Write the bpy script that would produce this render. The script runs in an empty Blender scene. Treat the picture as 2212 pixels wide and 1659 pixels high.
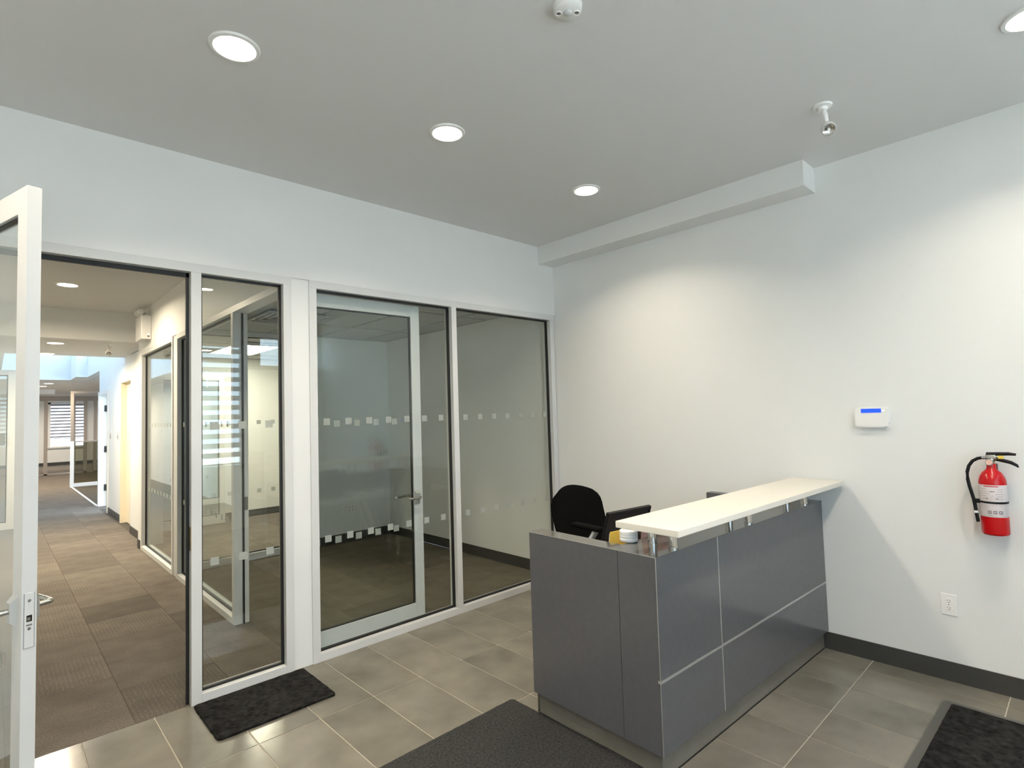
import bpy, bmesh, math, random
from mathutils import Vector, Matrix
random.seed(7)
PI = math.pi
SC = bpy.context.scene
COL = SC.collection

# ------------------------------------------------------------------ camera
F_PX = 1190.643
CAM_P = (-3.8809, -3.4899, 1.559)
YAW, PITCH, ROLL = 0.7575, 0.0503, 0.0303
fw = Vector((math.sin(YAW)*math.cos(PITCH), math.cos(YAW)*math.cos(PITCH), math.sin(PITCH)))
rt = fw.cross(Vector((0, 0, 1))).normalized()
dn = fw.cross(rt)
r2 = math.cos(ROLL)*rt + math.sin(ROLL)*dn
d2 = -math.sin(ROLL)*rt + math.cos(ROLL)*dn
cd = bpy.data.cameras.new('camera')
cam = bpy.data.objects.new('camera', cd)
COL.objects.link(cam)
mw = Matrix.Identity(4)
for i in range(3):
    mw[i][0] = r2[i]; mw[i][1] = -d2[i]; mw[i][2] = -fw[i]; mw[i][3] = CAM_P[i]
cam.matrix_world = mw
cd.sensor_fit = 'HORIZONTAL'; cd.sensor_width = 36.0
cd.lens = F_PX*36.0/2212.0
cd.clip_start = 0.02
SC.camera = cam

# ------------------------------------------------------------------ world, exposure
SKY = 7.6
DOWNLIGHT = 30.0      # glow of the lens itself
LAMP_W = 15.5          # light each reception fitting throws down
w = bpy.data.worlds.new('world'); SC.world = w
w.use_nodes = True
bgn = w.node_tree.nodes['Background']
bgn.inputs['Color'].default_value = (0.66, 0.85, 1.06, 1)
bgn.inputs['Strength'].default_value = SKY
sd = bpy.data.lights.new('sun', 'SUN'); sd.energy = 32.0; sd.color = (1, .95, .86); sd.angle = math.radians(.6)
sun = bpy.data.objects.new('sun', sd); COL.objects.link(sun)
sun.rotation_euler = Vector((0, 0, -1)).rotation_difference(Vector((.80, .0, -.60))).to_euler()
vs = SC.view_settings
vs.view_transform = 'Standard'; vs.look = 'None'; vs.gamma = 1.0; vs.use_curve_mapping = False
vs.exposure = 0.0
cy = SC.cycles
cy.use_denoising = True
try: cy.denoiser = 'OPENIMAGEDENOISE'
except Exception: pass
cy.max_bounces = 10; cy.diffuse_bounces = 6; cy.glossy_bounces = 5
cy.transmission_bounces = 8; cy.transparent_max_bounces = 40
cy.sample_clamp_indirect = 6.0; cy.sample_clamp_direct = 0.0
cy.caustics_reflective = False; cy.caustics_refractive = False

# ------------------------------------------------------------------ materials
def newmat(name):
    m = bpy.data.materials.new(name); m.use_nodes = True
    nt = m.node_tree; nt.nodes.clear()
    out = nt.nodes.new('ShaderNodeOutputMaterial')
    return m, nt, out
def pbr(name, col, rough=.5, metal=0., noise=0., nscale=20., bump=0., bscale=200., spec=.5, coat=0., rnd=0., stretch=None):
    m, nt, out = newmat(name)
    b = nt.nodes.new('ShaderNodeBsdfPrincipled')
    b.inputs['Roughness'].default_value = rough; b.inputs['Metallic'].default_value = metal
    b.inputs['Specular IOR Level'].default_value = spec
    if coat: b.inputs['Coat Weight'].default_value = coat; b.inputs['Coat Roughness'].default_value = .08
    b.inputs['Base Color'].default_value = (*col, 1)
    tc = nt.nodes.new('ShaderNodeTexCoord')
    if noise or rnd:
        mul = nt.nodes.new('ShaderNodeHueSaturation'); mul.inputs['Color'].default_value = (*col, 1)
        val = None
        if noise:
            n = nt.nodes.new('ShaderNodeTexNoise'); n.inputs['Scale'].default_value = nscale
            n.inputs['Detail'].default_value = 6
            src = tc.outputs['Object']
            if stretch:
                mp = nt.nodes.new('ShaderNodeMapping'); mp.inputs['Scale'].default_value = stretch
                nt.links.new(src, mp.inputs['Vector']); src = mp.outputs[0]
            if rnd:
                oi0 = nt.nodes.new('ShaderNodeObjectInfo'); ad = nt.nodes.new('ShaderNodeVectorMath'); ad.operation = 'ADD'
                sc = nt.nodes.new('ShaderNodeMath'); sc.operation = 'MULTIPLY'; sc.inputs[1].default_value = 37.
                nt.links.new(oi0.outputs['Random'], sc.inputs[0]); nt.links.new(src, ad.inputs[0]); nt.links.new(sc.outputs[0], ad.inputs[1]); src = ad.outputs[0]
            nt.links.new(src, n.inputs['Vector'])
            mr = nt.nodes.new('ShaderNodeMapRange'); mr.inputs['From Min'].default_value = .25; mr.inputs['From Max'].default_value = .75
            mr.inputs['To Min'].default_value = 1-noise; mr.inputs['To Max'].default_value = 1+noise
            nt.links.new(n.outputs['Fac'], mr.inputs['Value']); val = mr.outputs[0]
        if rnd:
            oi = nt.nodes.new('ShaderNodeObjectInfo'); m2 = nt.nodes.new('ShaderNodeMapRange')
            m2.inputs['To Min'].default_value = 1-rnd; m2.inputs['To Max'].default_value = 1+rnd
            nt.links.new(oi.outputs['Random'], m2.inputs['Value'])
            if val is not None:
                mm = nt.nodes.new('ShaderNodeMath'); mm.operation = 'MULTIPLY'
                nt.links.new(val, mm.inputs[0]); nt.links.new(m2.outputs[0], mm.inputs[1]); val = mm.outputs[0]
            else: val = m2.outputs[0]
        nt.links.new(val, mul.inputs['Value']); nt.links.new(mul.outputs[0], b.inputs['Base Color'])
    if bump:
        n2 = nt.nodes.new('ShaderNodeTexNoise'); n2.inputs['Scale'].default_value = bscale; n2.inputs['Detail'].default_value = 4
        nt.links.new(tc.outputs['Object'], n2.inputs['Vector'])
        bp = nt.nodes.new('ShaderNodeBump'); bp.inputs['Strength'].default_value = bump; bp.inputs['Distance'].default_value = .004
        nt.links.new(n2.outputs['Fac'], bp.inputs['Height']); nt.links.new(bp.outputs[0], b.inputs['Normal'])
    nt.links.new(b.outputs[0], out.inputs['Surface'])
    return m
def emis(name, col, s):
    m, nt, out = newmat(name)
    e = nt.nodes.new('ShaderNodeEmission'); e.inputs['Color'].default_value = (*col, 1); e.inputs['Strength'].default_value = s
    nt.links.new(e.outputs[0], out.inputs['Surface']); return m
def glassmat(name, tint=(.93, .97, .95), boost=1.):
    """clear sheet: Fresnel mirror over straight-through transmission"""
    m, nt, out = newmat(name)
    g = nt.nodes.new('ShaderNodeNewGeometry')
    mr = nt.nodes.new('ShaderNodeMapRange'); mr.inputs['To Min'].default_value = 1.52; mr.inputs['To Max'].default_value = 1/1.52
    nt.links.new(g.outputs['Backfacing'], mr.inputs['Value'])
    fr = nt.nodes.new('ShaderNodeFresnel'); nt.links.new(mr.outputs[0], fr.inputs['IOR'])
    mu = nt.nodes.new('ShaderNodeMath'); mu.operation = 'MULTIPLY'; mu.inputs[1].default_value = boost; mu.use_clamp = True
    nt.links.new(fr.outputs[0], mu.inputs[0])
    t = nt.nodes.new('ShaderNodeBsdfTransparent'); t.inputs['Color'].default_value = (*tint, 1)
    gl = nt.nodes.new('ShaderNodeBsdfGlossy'); gl.inputs['Roughness'].default_value = 0.0; gl.inputs['Color'].default_value = (.97, 1, .99, 1)
    mx = nt.nodes.new('ShaderNodeMixShader')
    nt.links.new(mu.outputs[0], mx.inputs[0]); nt.links.new(t.outputs[0], mx.inputs[1]); nt.links.new(gl.outputs[0], mx.inputs[2])
    nt.links.new(mx.outputs[0], out.inputs['Surface']); return m
def frosted(name, alpha=.55):
    m, nt, out = newmat(name)
    t = nt.nodes.new('ShaderNodeBsdfTransparent'); d = nt.nodes.new('ShaderNodeBsdfDiffuse'); d.inputs['Color'].default_value = (.62, .66, .63, 1)
    tl = nt.nodes.new('ShaderNodeBsdfTranslucent'); tl.inputs['Color'].default_value = (.62, .66, .63, 1)
    m1 = nt.nodes.new('ShaderNodeMixShader'); m1.inputs[0].default_value = .45
    nt.links.new(d.outputs[0], m1.inputs[1]); nt.links.new(tl.outputs[0], m1.inputs[2])
    mx = nt.nodes.new('ShaderNodeMixShader'); mx.inputs[0].default_value = alpha
    nt.links.new(t.outputs[0], mx.inputs[1]); nt.links.new(m1.outputs[0], mx.inputs[2]); nt.links.new(mx.outputs[0], out.inputs['Surface']); return m
def carpet_mat(name, col, lines=False):
    m, nt, out = newmat(name)
    b = nt.nodes.new('ShaderNodeBsdfPrincipled'); b.inputs['Roughness'].default_value = .95; b.inputs['Specular IOR Level'].default_value = .1
    tc = nt.nodes.new('ShaderNodeTexCoord'); oi = nt.nodes.new('ShaderNodeObjectInfo')
    n = nt.nodes.new('ShaderNodeTexNoise'); n.inputs['Scale'].default_value = 110; n.inputs['Detail'].default_value = 8; n.inputs['Roughness'].default_value = .75
    nt.links.new(tc.outputs['Object'], n.inputs['Vector'])
    n3 = nt.nodes.new('ShaderNodeTexNoise'); n3.inputs['Scale'].default_value = 5; nt.links.new(tc.outputs['Object'], n3.inputs['Vector'])
    mr = nt.nodes.new('ShaderNodeMapRange'); mr.inputs['From Min'].default_value = .3; mr.inputs['From Max'].default_value = .7
    mr.inputs['To Min'].default_value = .62; mr.inputs['To Max'].default_value = 1.38; nt.links.new(n.outputs['Fac'], mr.inputs['Value'])
    m3 = nt.nodes.new('ShaderNodeMapRange'); m3.inputs['From Min'].default_value = .3; m3.inputs['From Max'].default_value = .7
    m3.inputs['To Min'].default_value = .88; m3.inputs['To Max'].default_value = 1.12; nt.links.new(n3.outputs['Fac'], m3.inputs['Value'])
    m2 = nt.nodes.new('ShaderNodeMapRange'); m2.inputs['To Min'].default_value = .84; m2.inputs['To Max'].default_value = 1.16
    nt.links.new(oi.outputs['Random'], m2.inputs['Value'])
    a = nt.nodes.new('ShaderNodeMath'); a.operation = 'MULTIPLY'; nt.links.new(mr.outputs[0], a.inputs[0]); nt.links.new(m2.outputs[0], a.inputs[1])
    a2 = nt.nodes.new('ShaderNodeMath'); a2.operation = 'MULTIPLY'; nt.links.new(a.outputs[0], a2.inputs[0]); nt.links.new(m3.outputs[0], a2.inputs[1]); last = a2.outputs[0]
    if lines:
        # interrupted pale yarn dashes running one way across the tile
        mp = nt.nodes.new('ShaderNodeMapping'); mp.inputs['Scale'].default_value = (46, 13, 1); nt.links.new(tc.outputs['Object'], mp.inputs['Vector'])
        br = nt.nodes.new('ShaderNodeTexBrick'); br.inputs['Scale'].default_value = 1.; br.offset = .5
        mp.inputs['Rotation'].default_value = (0, 0, PI/2)
        wv = nt.nodes.new('ShaderNodeTexWave'); wv.inputs['Scale'].default_value = 14; wv.inputs['Distortion'].default_value = .6; wv.bands_direction = 'X'
        nt.links.new(tc.outputs['Object'], wv.inputs['Vector'])
        nn = nt.nodes.new('ShaderNodeTexNoise'); nn.inputs['Scale'].default_value = 60; nt.links.new(tc.outputs['Object'], nn.inputs['Vector'])
        g1 = nt.nodes.new('ShaderNodeMath'); g1.operation = 'GREATER_THAN'; g1.inputs[1].default_value = .72; nt.links.new(wv.outputs['Fac'], g1.inputs[0])
        g2 = nt.nodes.new('ShaderNodeMath'); g2.operation = 'GREATER_THAN'; g2.inputs[1].default_value = .5; nt.links.new(nn.outputs['Fac'], g2.inputs[0])
        g3 = nt.nodes.new('ShaderNodeMath'); g3.operation = 'MULTIPLY'; nt.links.new(g1.outputs[0], g3.inputs[0]); nt.links.new(g2.outputs[0], g3.inputs[1])
        g4 = nt.nodes.new('ShaderNodeMath'); g4.operation = 'MULTIPLY_ADD'; g4.inputs[1].default_value = .26; g4.inputs[2].default_value = 1.
        nt.links.new(g3.outputs[0], g4.inputs[0])
        g5 = nt.nodes.new('ShaderNodeMath'); g5.operation = 'MULTIPLY'; nt.links.new(g4.outputs[0], g5.inputs[0]); nt.links.new(last, g5.inputs[1]); last = g5.outputs[0]
    h = nt.nodes.new('ShaderNodeHueSaturation'); h.inputs['Color'].default_value = (*col, 1); nt.links.new(last, h.inputs['Value'])
    nt.links.new(h.outputs[0], b.inputs['Base Color'])
    bp = nt.nodes.new('ShaderNodeBump'); bp.inputs['Strength'].default_value = .6; bp.inputs['Distance'].default_value = .004
    nt.links.new(n.outputs['Fac'], bp.inputs['Height']); nt.links.new(bp.outputs[0], b.inputs['Normal'])
    nt.links.new(b.outputs[0], out.inputs['Surface']); return m

M = {}
M['wall'] = pbr('wall_paint', (.78, .79, .775), .55, bump=.05, bscale=120, noise=.012, nscale=3)
M['ceil'] = pbr('ceiling_paint', (.70, .70, .69), .8, bump=.05, bscale=150)
M['white'] = pbr('white_enamel', (.82, .82, .80), .35)
M['alu'] = pbr('satin_aluminium_paint', (.66, .67, .66), .38, noise=.02, nscale=8)
M['gasket'] = pbr('black_rubber', (.006, .007, .007), .5)
M['base'] = pbr('charcoal_rubber', (.045, .045, .042), .5, noise=.1, nscale=4)
M['tile'] = pbr('taupe_porcelain', (.185, .172, .141), .17, noise=.26, nscale=3.6, rnd=.07, bump=.03, bscale=40)
M['grout'] = pbr('pale_grout', (.42, .38, .30), .8, noise=.1, nscale=60)
M['carpet'] = carpet_mat('taupe_carpet', (.150, .131, .111))
M['carpetl'] = carpet_mat('taupe_carpet_dashed', (.150, .131, .111), True)
M['carpeto'] = carpet_mat('office_carpet', (.135, .118, .090))
M['carpetd'] = pbr('dark_carpet', (.10, .09, .072), .95, noise=.5, nscale=120, spec=.1, bump=.5, bscale=200)
M['glass'] = glassmat('clear_glass', (.975, .99, .98))
M['glassdark'] = glassmat('tinted_glass', (.60, .60, .53))
M['skyglass'] = glassmat('dimming_skylight', (.60, .67, .74))  # tint chosen to hold down the daylight in the shaft
M['frost'] = frosted('etched_film', .6)
M['lam'] = pbr('graphite_laminate', (.100, .101, .108), .24, noise=.05, nscale=30, coat=.15)
M['lamtop'] = pbr('polished_graphite', (.12, .115, .105), .09, noise=.04, nscale=30, spec=.8)
M['strip'] = pbr('brushed_aluminium', (.62, .62, .60), .35, metal=.7)
M['counter'] = pbr('cream_solid_surface', (.74, .705, .62), .3)
M['chrome'] = pbr('polished_chrome', (.75, .74, .72), .08, metal=1.)
M['steel'] = pbr('satin_steel', (.52, .51, .48), .24, metal=1.)
M['kick'] = pbr('brushed_kickplate', (.22, .205, .175), .30, metal=.25, noise=.08, nscale=12)
M['black'] = pbr('black_plastic', (.005, .005, .006), .45, spec=.25)
M['fabric'] = pbr('black_chair_fabric', (.0035, .0035, .0035), .9, bump=.4, bscale=500, spec=.05)
M['lgrey'] = pbr('light_grey_plastic', (.55, .57, .58), .4)
M['red'] = pbr('red_gloss_paint', (.50, .002, .005), .26, coat=.15, spec=.35)
M['label'] = pbr('printed_label', (.66, .60, .60), .45, noise=.12, nscale=28)
M['ink'] = pbr('grey_ink', (.18, .16, .17), .6)
M['redink'] = pbr('red_ink', (.55, .10, .12), .6)
M['yellow'] = pbr('yellow_card', (.80, .58, .10), .6)
M['pink'] = pbr('pink_paper', (.78, .50, .42), .7)
M['brass'] = pbr('brass', (.50, .34, .16), .3, metal=1.)
M['white2'] = pbr('white_plastic', (.84, .84, .82), .3)
M['mat'] = pbr('black_ribbed_mat', (.016, .016, .0155), .95, noise=.9, nscale=32, bump=1., bscale=60, spec=.1)
M['matg'] = pbr('dark_grey_mat', (.036, .036, .035), .95, noise=.55, nscale=90, bump=.8, bscale=140, spec=.1)
M['rubber'] = pbr('mat_rubber_edge', (.085, .085, .075), .7)
M['dooru'] = pbr('cream_door_paint', (.84, .77, .62), .4)
M['brown'] = pbr('bronze_mullion', (.30, .26, .22), .4)
M['tcl'] = pbr('ceiling_tile_board', (.52, .53, .51), .9, noise=.04, nscale=60)
M['tbar'] = pbr('ceiling_grid', (.36, .37, .36), .5)
M['blind'] = pbr('blind_fabric', (.62, .63, .64), .8)
M['blindg'] = pbr('grey_blind_fabric', (.36, .36, .42), .8)
M['lens'] = emis('lamp_lens', (1, .86, .66), DOWNLIGHT)
M['lens2'] = emis('corridor_lamp_lens', (1, .84, .62), 25.)
M['troff'] = emis('panel_diffuser', (1, .90, .70), 33.)
M['lcd'] = emis('blue_display', (.03, .10, 1.), 1.6)
M['led'] = emis('small_led', (1, .95, .6), 3.)
M['asphalt'] = pbr('pavement', (.78, .78, .77), .9, noise=.1)
M['brick'] = pbr('street_wall', (.34, .22, .18), .9, noise=.2, nscale=6)

# ------------------------------------------------------------------ mesh helpers
class B:
    def __init__(s): s.bm = bmesh.new()
    def box(s, x0, x1, y0, y1, z0, z1, mat=None, bev=0):
        T = Matrix.Translation(((x0+x1)/2, (y0+y1)/2, (z0+z1)/2)) @ Matrix.Diagonal((abs(x1-x0), abs(y1-y0), abs(z1-z0), 1))
        if mat is not None: T = mat @ T
        r = bmesh.ops.create_cube(s.bm, size=1, matrix=T)
        if bev:
            es = list({e for v in r['verts'] for e in v.link_edges})
            bmesh.ops.bevel(s.bm, geom=es, offset=bev, segments=2, affect='EDGES', profile=.5)
        return s
    def cyl(s, c, r, h, axis='z', seg=24, r2=None, mat=None):
        T = Matrix.Translation(c)
        if axis == 'x': T = T @ Matrix.Rotation(PI/2, 4, 'Y')
        if axis == 'y': T = T @ Matrix.Rotation(-PI/2, 4, 'X')
        if mat is not None: T = mat @ T
        bmesh.ops.create_cone(s.bm, cap_ends=True, segments=seg, radius1=r, radius2=r if r2 is None else r2, depth=h, matrix=T)
        return s
    def lathe(s, prof, c=(0, 0, 0), seg=32, mat=None):
        """prof: list of (radius, z) bottom to top"""
        rings = []
        T = Matrix.Translation(c)
        if mat is not None: T = mat @ T
        for r, z in prof:
            if r < 1e-6: rings.append([s.bm.verts.new(T @ Vector((0, 0, z)))])
            else: rings.append([s.bm.verts.new(T @ Vector((r*math.cos(2*PI*k/seg), r*math.sin(2*PI*k/seg), z))) for k in range(seg)])
        for a, b in zip(rings, rings[1:]):
            for k in range(seg):
                k2 = (k+1) % seg
                if len(a) == 1 and len(b) == 1: continue
                if len(a) == 1: s.bm.faces.new((a[0], b[k2], b[k]))
                elif len(b) == 1: s.bm.faces.new((a[k], a[k2], b[0]))
                else: s.bm.faces.new((a[k], a[k2], b[k2], b[k]))
        return s
    def tube(s, pts, r, seg=12, rx=None):
        pts = [Vector(p) for p in pts]; rings = []
        up = Vector((0, 0, 1))
        for i, p in enumerate(pts):
            t = (pts[min(i+1, len(pts)-1)]-pts[max(i-1, 0)]).normalized()
            a = t.cross(up)
            if a.length < .05: a = t.cross(Vector((1, 0, 0)))
            a.normalize(); b = a.cross(t).normalized()
            rr = r[i] if isinstance(r, (list, tuple)) else r
            rings.append([s.bm.verts.new(p+a*rr*math.cos(2*PI*k/seg)*(rx or 1)+b*rr*math.sin(2*PI*k/seg)) for k in range(seg)])
        for a, b in zip(rings, rings[1:]):
            for k in range(seg): s.bm.faces.new((a[k], a[(k+1) % seg], b[(k+1) % seg], b[k]))
        s.bm.faces.new(list(reversed(rings[0]))); s.bm.faces.new(rings[-1])
        return s
    def prism(s, poly, h0, h1, mat=None):
        """poly in local xy extruded in z"""
        T = mat or Matrix.Identity(4)
        lo = [s.bm.verts.new(T @ Vector((x, y, h0))) for x, y in poly]; hi = [s.bm.verts.new(T @ Vector((x, y, h1))) for x, y in poly]
        s.bm.faces.new(list(reversed(lo))); s.bm.faces.new(hi)
        n = len(poly)
        for k in range(n): s.bm.faces.new((lo[k], lo[(k+1) % n], hi[(k+1) % n], hi[k]))
        return s
    def mesh(s, name, mat, smooth=None):
        bmesh.ops.recalc_face_normals(s.bm, faces=s.bm.faces)
        me = bpy.data.meshes.new(name); s.bm.to_mesh(me); s.bm.free()
        me.materials.append(M[mat] if isinstance(mat, str) else mat)
        if smooth is not None:
            me.shade_smooth()
            try: me.set_sharp_from_angle(angle=math.radians(smooth))
            except Exception: pass
        return me
    def build(s, name, mat, parent=None, smooth=None):
        return link(name, s.mesh(name, mat, smooth), parent)
def link(name, me, parent=None, loc=None, rz=0):
    o = bpy.data.objects.new(name, me); COL.objects.link(o)
    if parent is not None: o.parent = parent
    if loc: o.location = loc
    if rz: o.rotation_euler[2] = rz
    return o
def tag(o, label, cat=None, group=None, kind=None):
    o['label'] = label
    if cat: o['category'] = cat
    if group: o['group'] = group
    if kind: o['kind'] = kind
    return o
def thing(name, label, cat, loc=(0, 0, 0), rot=(0, 0, 0), group=None, kind=None):
    o = bpy.data.objects.new(name, None); COL.objects.link(o); o.empty_display_size = .05
    o.location = loc; o.rotation_euler = rot
    return tag(o, label, cat, group, kind)
def struct(name, b, mat, label, cat): return tag(b.build(name, mat), label, cat, kind='structure')
def bx(*a, **k): return B().box(*a, **k)
def lbl(o, t): o['label'] = t; return o
def dup(root, loc, rz, label, group=None):
    c = root.copy(); COL.objects.link(c); c.location = loc; c.rotation_euler[2] = rz; c['label'] = label
    if group: c['group'] = group
    for ch in list(root.children):
        d = ch.copy(); COL.objects.link(d); d.parent = c
        for g in list(ch.children):
            e = g.copy(); COL.objects.link(e); e.parent = d
    return c

H = 3.085        # reception ceiling
FT = 2.46        # top of the glazed frames
CXW = -2.52      # corridor glazing, outer face
YS = -5.0        # storefront

# ------------------------------------------------------------------ walls and ceilings
struct('wall_right', B().box(0, .12, YS-.1, 6.1, 0, 3.2), 'wall', 'long white painted wall behind the reception desk, running on through the glazed offices', 'wall')
fwb = B()
fwb.box(-4.11, 0, 0, .1, FT, H+.1)
fwb.box(-5.3, -4.11, 0, .1, 0, H+.1)
struct('wall_front', fwb, 'wall', 'white painted wall band above the glazed partitions facing the reception', 'wall')
struct('trim_1', B().box(-2.497, -2.38, .012, .1, 0, FT), 'wall', 'narrow white painted pier between the sidelight frame and the office window frame', 'trim')
struct('wall_left', B().box(-5.3, -5.2, YS-.1, .1, 0, 3.2), 'wall', 'white side wall of the reception outside the frame', 'wall')
sf = B()
sf.box(-5.2, -5.1, YS-.15, YS, 0, 3.2).box(-5.1, -1.17, YS-.15, YS, 0, .86).box(-5.1, -1.17, YS-.15, YS, 2.72, 3.2)
sf.box(-1.17, -.95, YS-.15, YS, 0, 3.2).box(-.95, -.05, YS-.15, YS, 2.28, 2.37).box(-.95, -.05, YS-.15, YS, 2.78, 3.2).box(-.05, 0, YS-.15, YS, 0, 3.2)
struct('wall_back', sf, 'wall', 'white storefront wall with the blinded window and entrance door, seen only in reflections', 'wall')
struct('ceiling', B().box(-5.2, 0, YS, 0, H, H+.1), 'ceil', 'flat white reception ceiling with recessed downlights', 'ceiling')
struct('trim_2', B().box(-.2, 0, -2.31, 0, 2.92, H), 'wall', 'white boxed bulkhead along the top of the desk wall ending square', 'soffit')

# storefront window with banded blind, entrance door with transom
wn = thing('window_1', 'storefront window with a banded roller blind reflected in the glass', 'window', kind='structure')
for a in ((-5.1, -5.05, .86, 2.72), (-1.22, -1.17, .86, 2.72), (-2.76, -2.71, .86, 2.72), (-5.1, -1.17, .86, .91), (-5.1, -1.17, 2.67, 2.72)):
    bx(a[0], a[1], YS-.12, YS-.05, a[2], a[3]).build('frame_bar', 'alu', wn)
bx(-5.05, -2.76, YS-.09, YS-.084, .91, 2.67).build('pane', 'glass', wn)
bx(-2.71, -1.22, YS-.09, YS-.084, .91, 2.67).build('pane', 'glass', wn)
bl = thing('window_blind', 'banded roller blind hanging in the storefront window', 'blind', (0, YS, 0))
bx(-5.08, -1.19, -.045, -.015, 2.62, 2.70).build('headrail', 'white2', bl)
me = B().box(-5.06, -1.2, -.002, .002, -.036, .036).mesh('slat', 'blind')
for k in range(12): link('slat', me, bl, (0, -.03, 2.56-k*.136))
bx(-5.07, -1.19, -.04, -.02, .92, .945).build('bottom_bar', 'white2', bl)
dr = thing('door_1', 'grey panelled street entrance door under a clear transom', 'door', kind='structure')
bx(-.95, -.05, YS-.1, YS-.04, 0, 2.28).build('door_leaf', 'lgrey', dr)
bx(-.9, -.1, YS-.04, YS-.032, .25, 1.05).build('panel', 'alu', dr)
bx(-.9, -.1, YS-.04, YS-.032, 1.2, 2.15).build('panel', 'alu', dr)
bx(-.95, -.05, YS-.09, YS-.084, 2.37, 2.78).build('transom_pane', 'glass', dr)
B().tube([(-.86, YS-.035, 1.0), (-.86, YS+.02, 1.0), (-.74, YS+.02, 1.0)], .01).build('lever_handle', 'steel', dr)
struct('ground', B().box(-14, 10, YS-25, YS-.15, -.12, -.02), 'asphalt', 'grey street pavement outside the storefront', 'ground')
# corridor shell
CL = -4.3
struct('wall_corridor', bx(CXW, CXW+.1, .1, 4.72, 2.45, 3.06), 'wall', 'white corridor wall band above the glazed office fronts', 'wall')
cr = B()
cr.box(CXW, CXW+.1, 4.72, 4.88, 0, 3.06).box(-2.42, -2.25, 4.88, 6.08, 0, 2.75).box(-2.37, -2.25, 4.95, 6.08, 0, 4.1)
cr.box(-2.37, -2.25, 6.08, 7.2, 2.26, 4.1).box(-2.37, -2.25, 7.2, 8.5, 0, 4.1).box(-2.37, -2.25, 8.5, 9.68, 2.17, 4.1)
cr.box(-2.37, -2.25, 9.68, 12.7, 2.59, 4.1)
struct('wall_hall_right', cr, 'wall', 'white hall wall with two door openings below the skylight shaft', 'wall')
struct('wall_hall_left', B().box(CL-.1, CL, .1, 2.2, 0, 4.1).box(CL-.1, CL, 2.2, 6.4, 2.45, 4.1).box(CL-.1, CL, 6.4, 25, 0, 4.1).box(-6.6, -6.5, 2, 6.6, 0, 2.7).box(-6.6, CL-.1, 2.1, 2.2, 0, 2.7).box(-6.6, CL-.1, 6.4, 6.5, 0, 2.7), 'wall', 'white left wall of the corridor hidden behind the open glass door', 'wall')
struct('ceiling_corridor', bx(CL, CXW, .1, 4.87, 2.95, 3.06), 'ceil', 'white corridor ceiling just past the entry frame', 'ceiling')
struct('beam', bx(CL, CXW+.1, 4.87, 4.97, 2.59, 3.06), 'wall', 'white bulkhead dropping across the corridor', 'beam')
hc = B()
hc.box(CL, -2.37, 4.97, 6.85, 2.59, 2.70).box(CL, -3.86, 6.85, 12.7, 2.59, 2.70).box(CL, 2.0, 12.7, 25, 2.59, 2.70).box(-2.25, 2.0, 9.0, 12.7, 2.59, 2.70)
struct('ceiling_hall', hc, 'ceil', 'low white hall ceiling around the skylight opening', 'ceiling')
sk = B()
sk.box(-3.76, -2.37, 6.85, 6.95, 2.59, 4.1).box(-3.86, -3.76, 6.85, 12.7, 2.59, 4.1).box(-3.76, -2.37, 12.6, 12.7, 2.59, 4.1).box(-2.57, -2.37, 11.5, 12.6, 2.59, 4.1)
struct('wall_skylight', sk, 'wall', 'white skylight shaft washed with blue daylight above the hall', 'wall')
skl = thing('window_11', 'skylight glazing on top of the hall shaft, its tint added to dim the daylight', 'window', kind='structure')
bx(-3.86, -2.25, 6.85, 12.7, 4.1, 4.11).build('pane', 'skyglass', skl)  # unseen pane added to tame the skylight's brightness
for k in range(6): bx(-3.86, -2.25, 6.85+k*1.16, 6.90+k*1.16, 4.11, 4.16).build('glazing_bar', 'alu', skl)
struct('wall_end', B().box(CL-.1, -2.25, 24.7, 24.85, 0, 2.75).box(-1.08, 2.1, 24.7, 24.85, 0, 2.75).box(-2.25, -1.08, 24.7, 24.85, 0, .74).box(-2.25, -1.08, 24.7, 24.85, 2.42, 2.75), 'wall', 'cream wall with a window at the far end of the hall', 'wall')
struct('wall_far_right', B().box(2.0, 2.1, 9, 25, 0, 2.75), 'wall', 'right wall of the far open office', 'wall')
struct('trim_3', bx(-4.2, -2.56, 17, 17.15, 2.46, 2.59), 'wall', 'short lit bulkhead hanging from the far ceiling beyond the skylight', 'beam')

# offices
struct('wall_office_back', bx(-1.15, 0, 3.05, 3.15, 0, 2.75), 'wall', 'white back wall of the first office with two outlets', 'wall')
struct('wall_office_far', bx(-2.25, 0, 6.0, 6.1, 0, 2.75), 'wall', 'cream lit back wall of the second office', 'wall')
# office ceilings: boards in a metal grid
oc = thing('ceiling_office', 'suspended tile ceiling in a metal grid over both offices', 'ceiling', kind='structure')
bx(-2.42, 0, .1, 6.0, 2.60, 2.66).build('ceiling_deck', 'tcl', oc)
xs = [-2.42, -2.183, -1.573, -.963, -.353, 0]; ys = [.1, .966, 2.186, 3.06, 3.14, 4.22, 5.44, 6.0]
tm = B()
for x in xs: tm.box(x-.012, x+.012, .1, 6.0, 2.55, 2.56)
for y in ys: tm.box(-2.42, 0, y-.012, y+.012, 2.55, 2.56)
tm.build('ceiling_grid', 'tbar', oc)
for i in range(len(xs)-1):
    for j in range(len(ys)-1):
        if ys[j+1]-ys[j] < .2: continue
        if (i == 2 and j == 4): continue
        bx(xs[i]+.004, xs[i+1]-.004, ys[j]+.004, ys[j+1]-.004, 2.556, 2.572).build('ceiling_tile', 'tcl', oc)
tf = thing('ceiling_panel_light', 'lit rectangular ceiling panel light in the second office', 'ceiling light', (-1.268, 4.83, 2.556))
bx(-.30, .30, -.60, .60, .006, .03).build('housing', 'white', tf)
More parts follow.
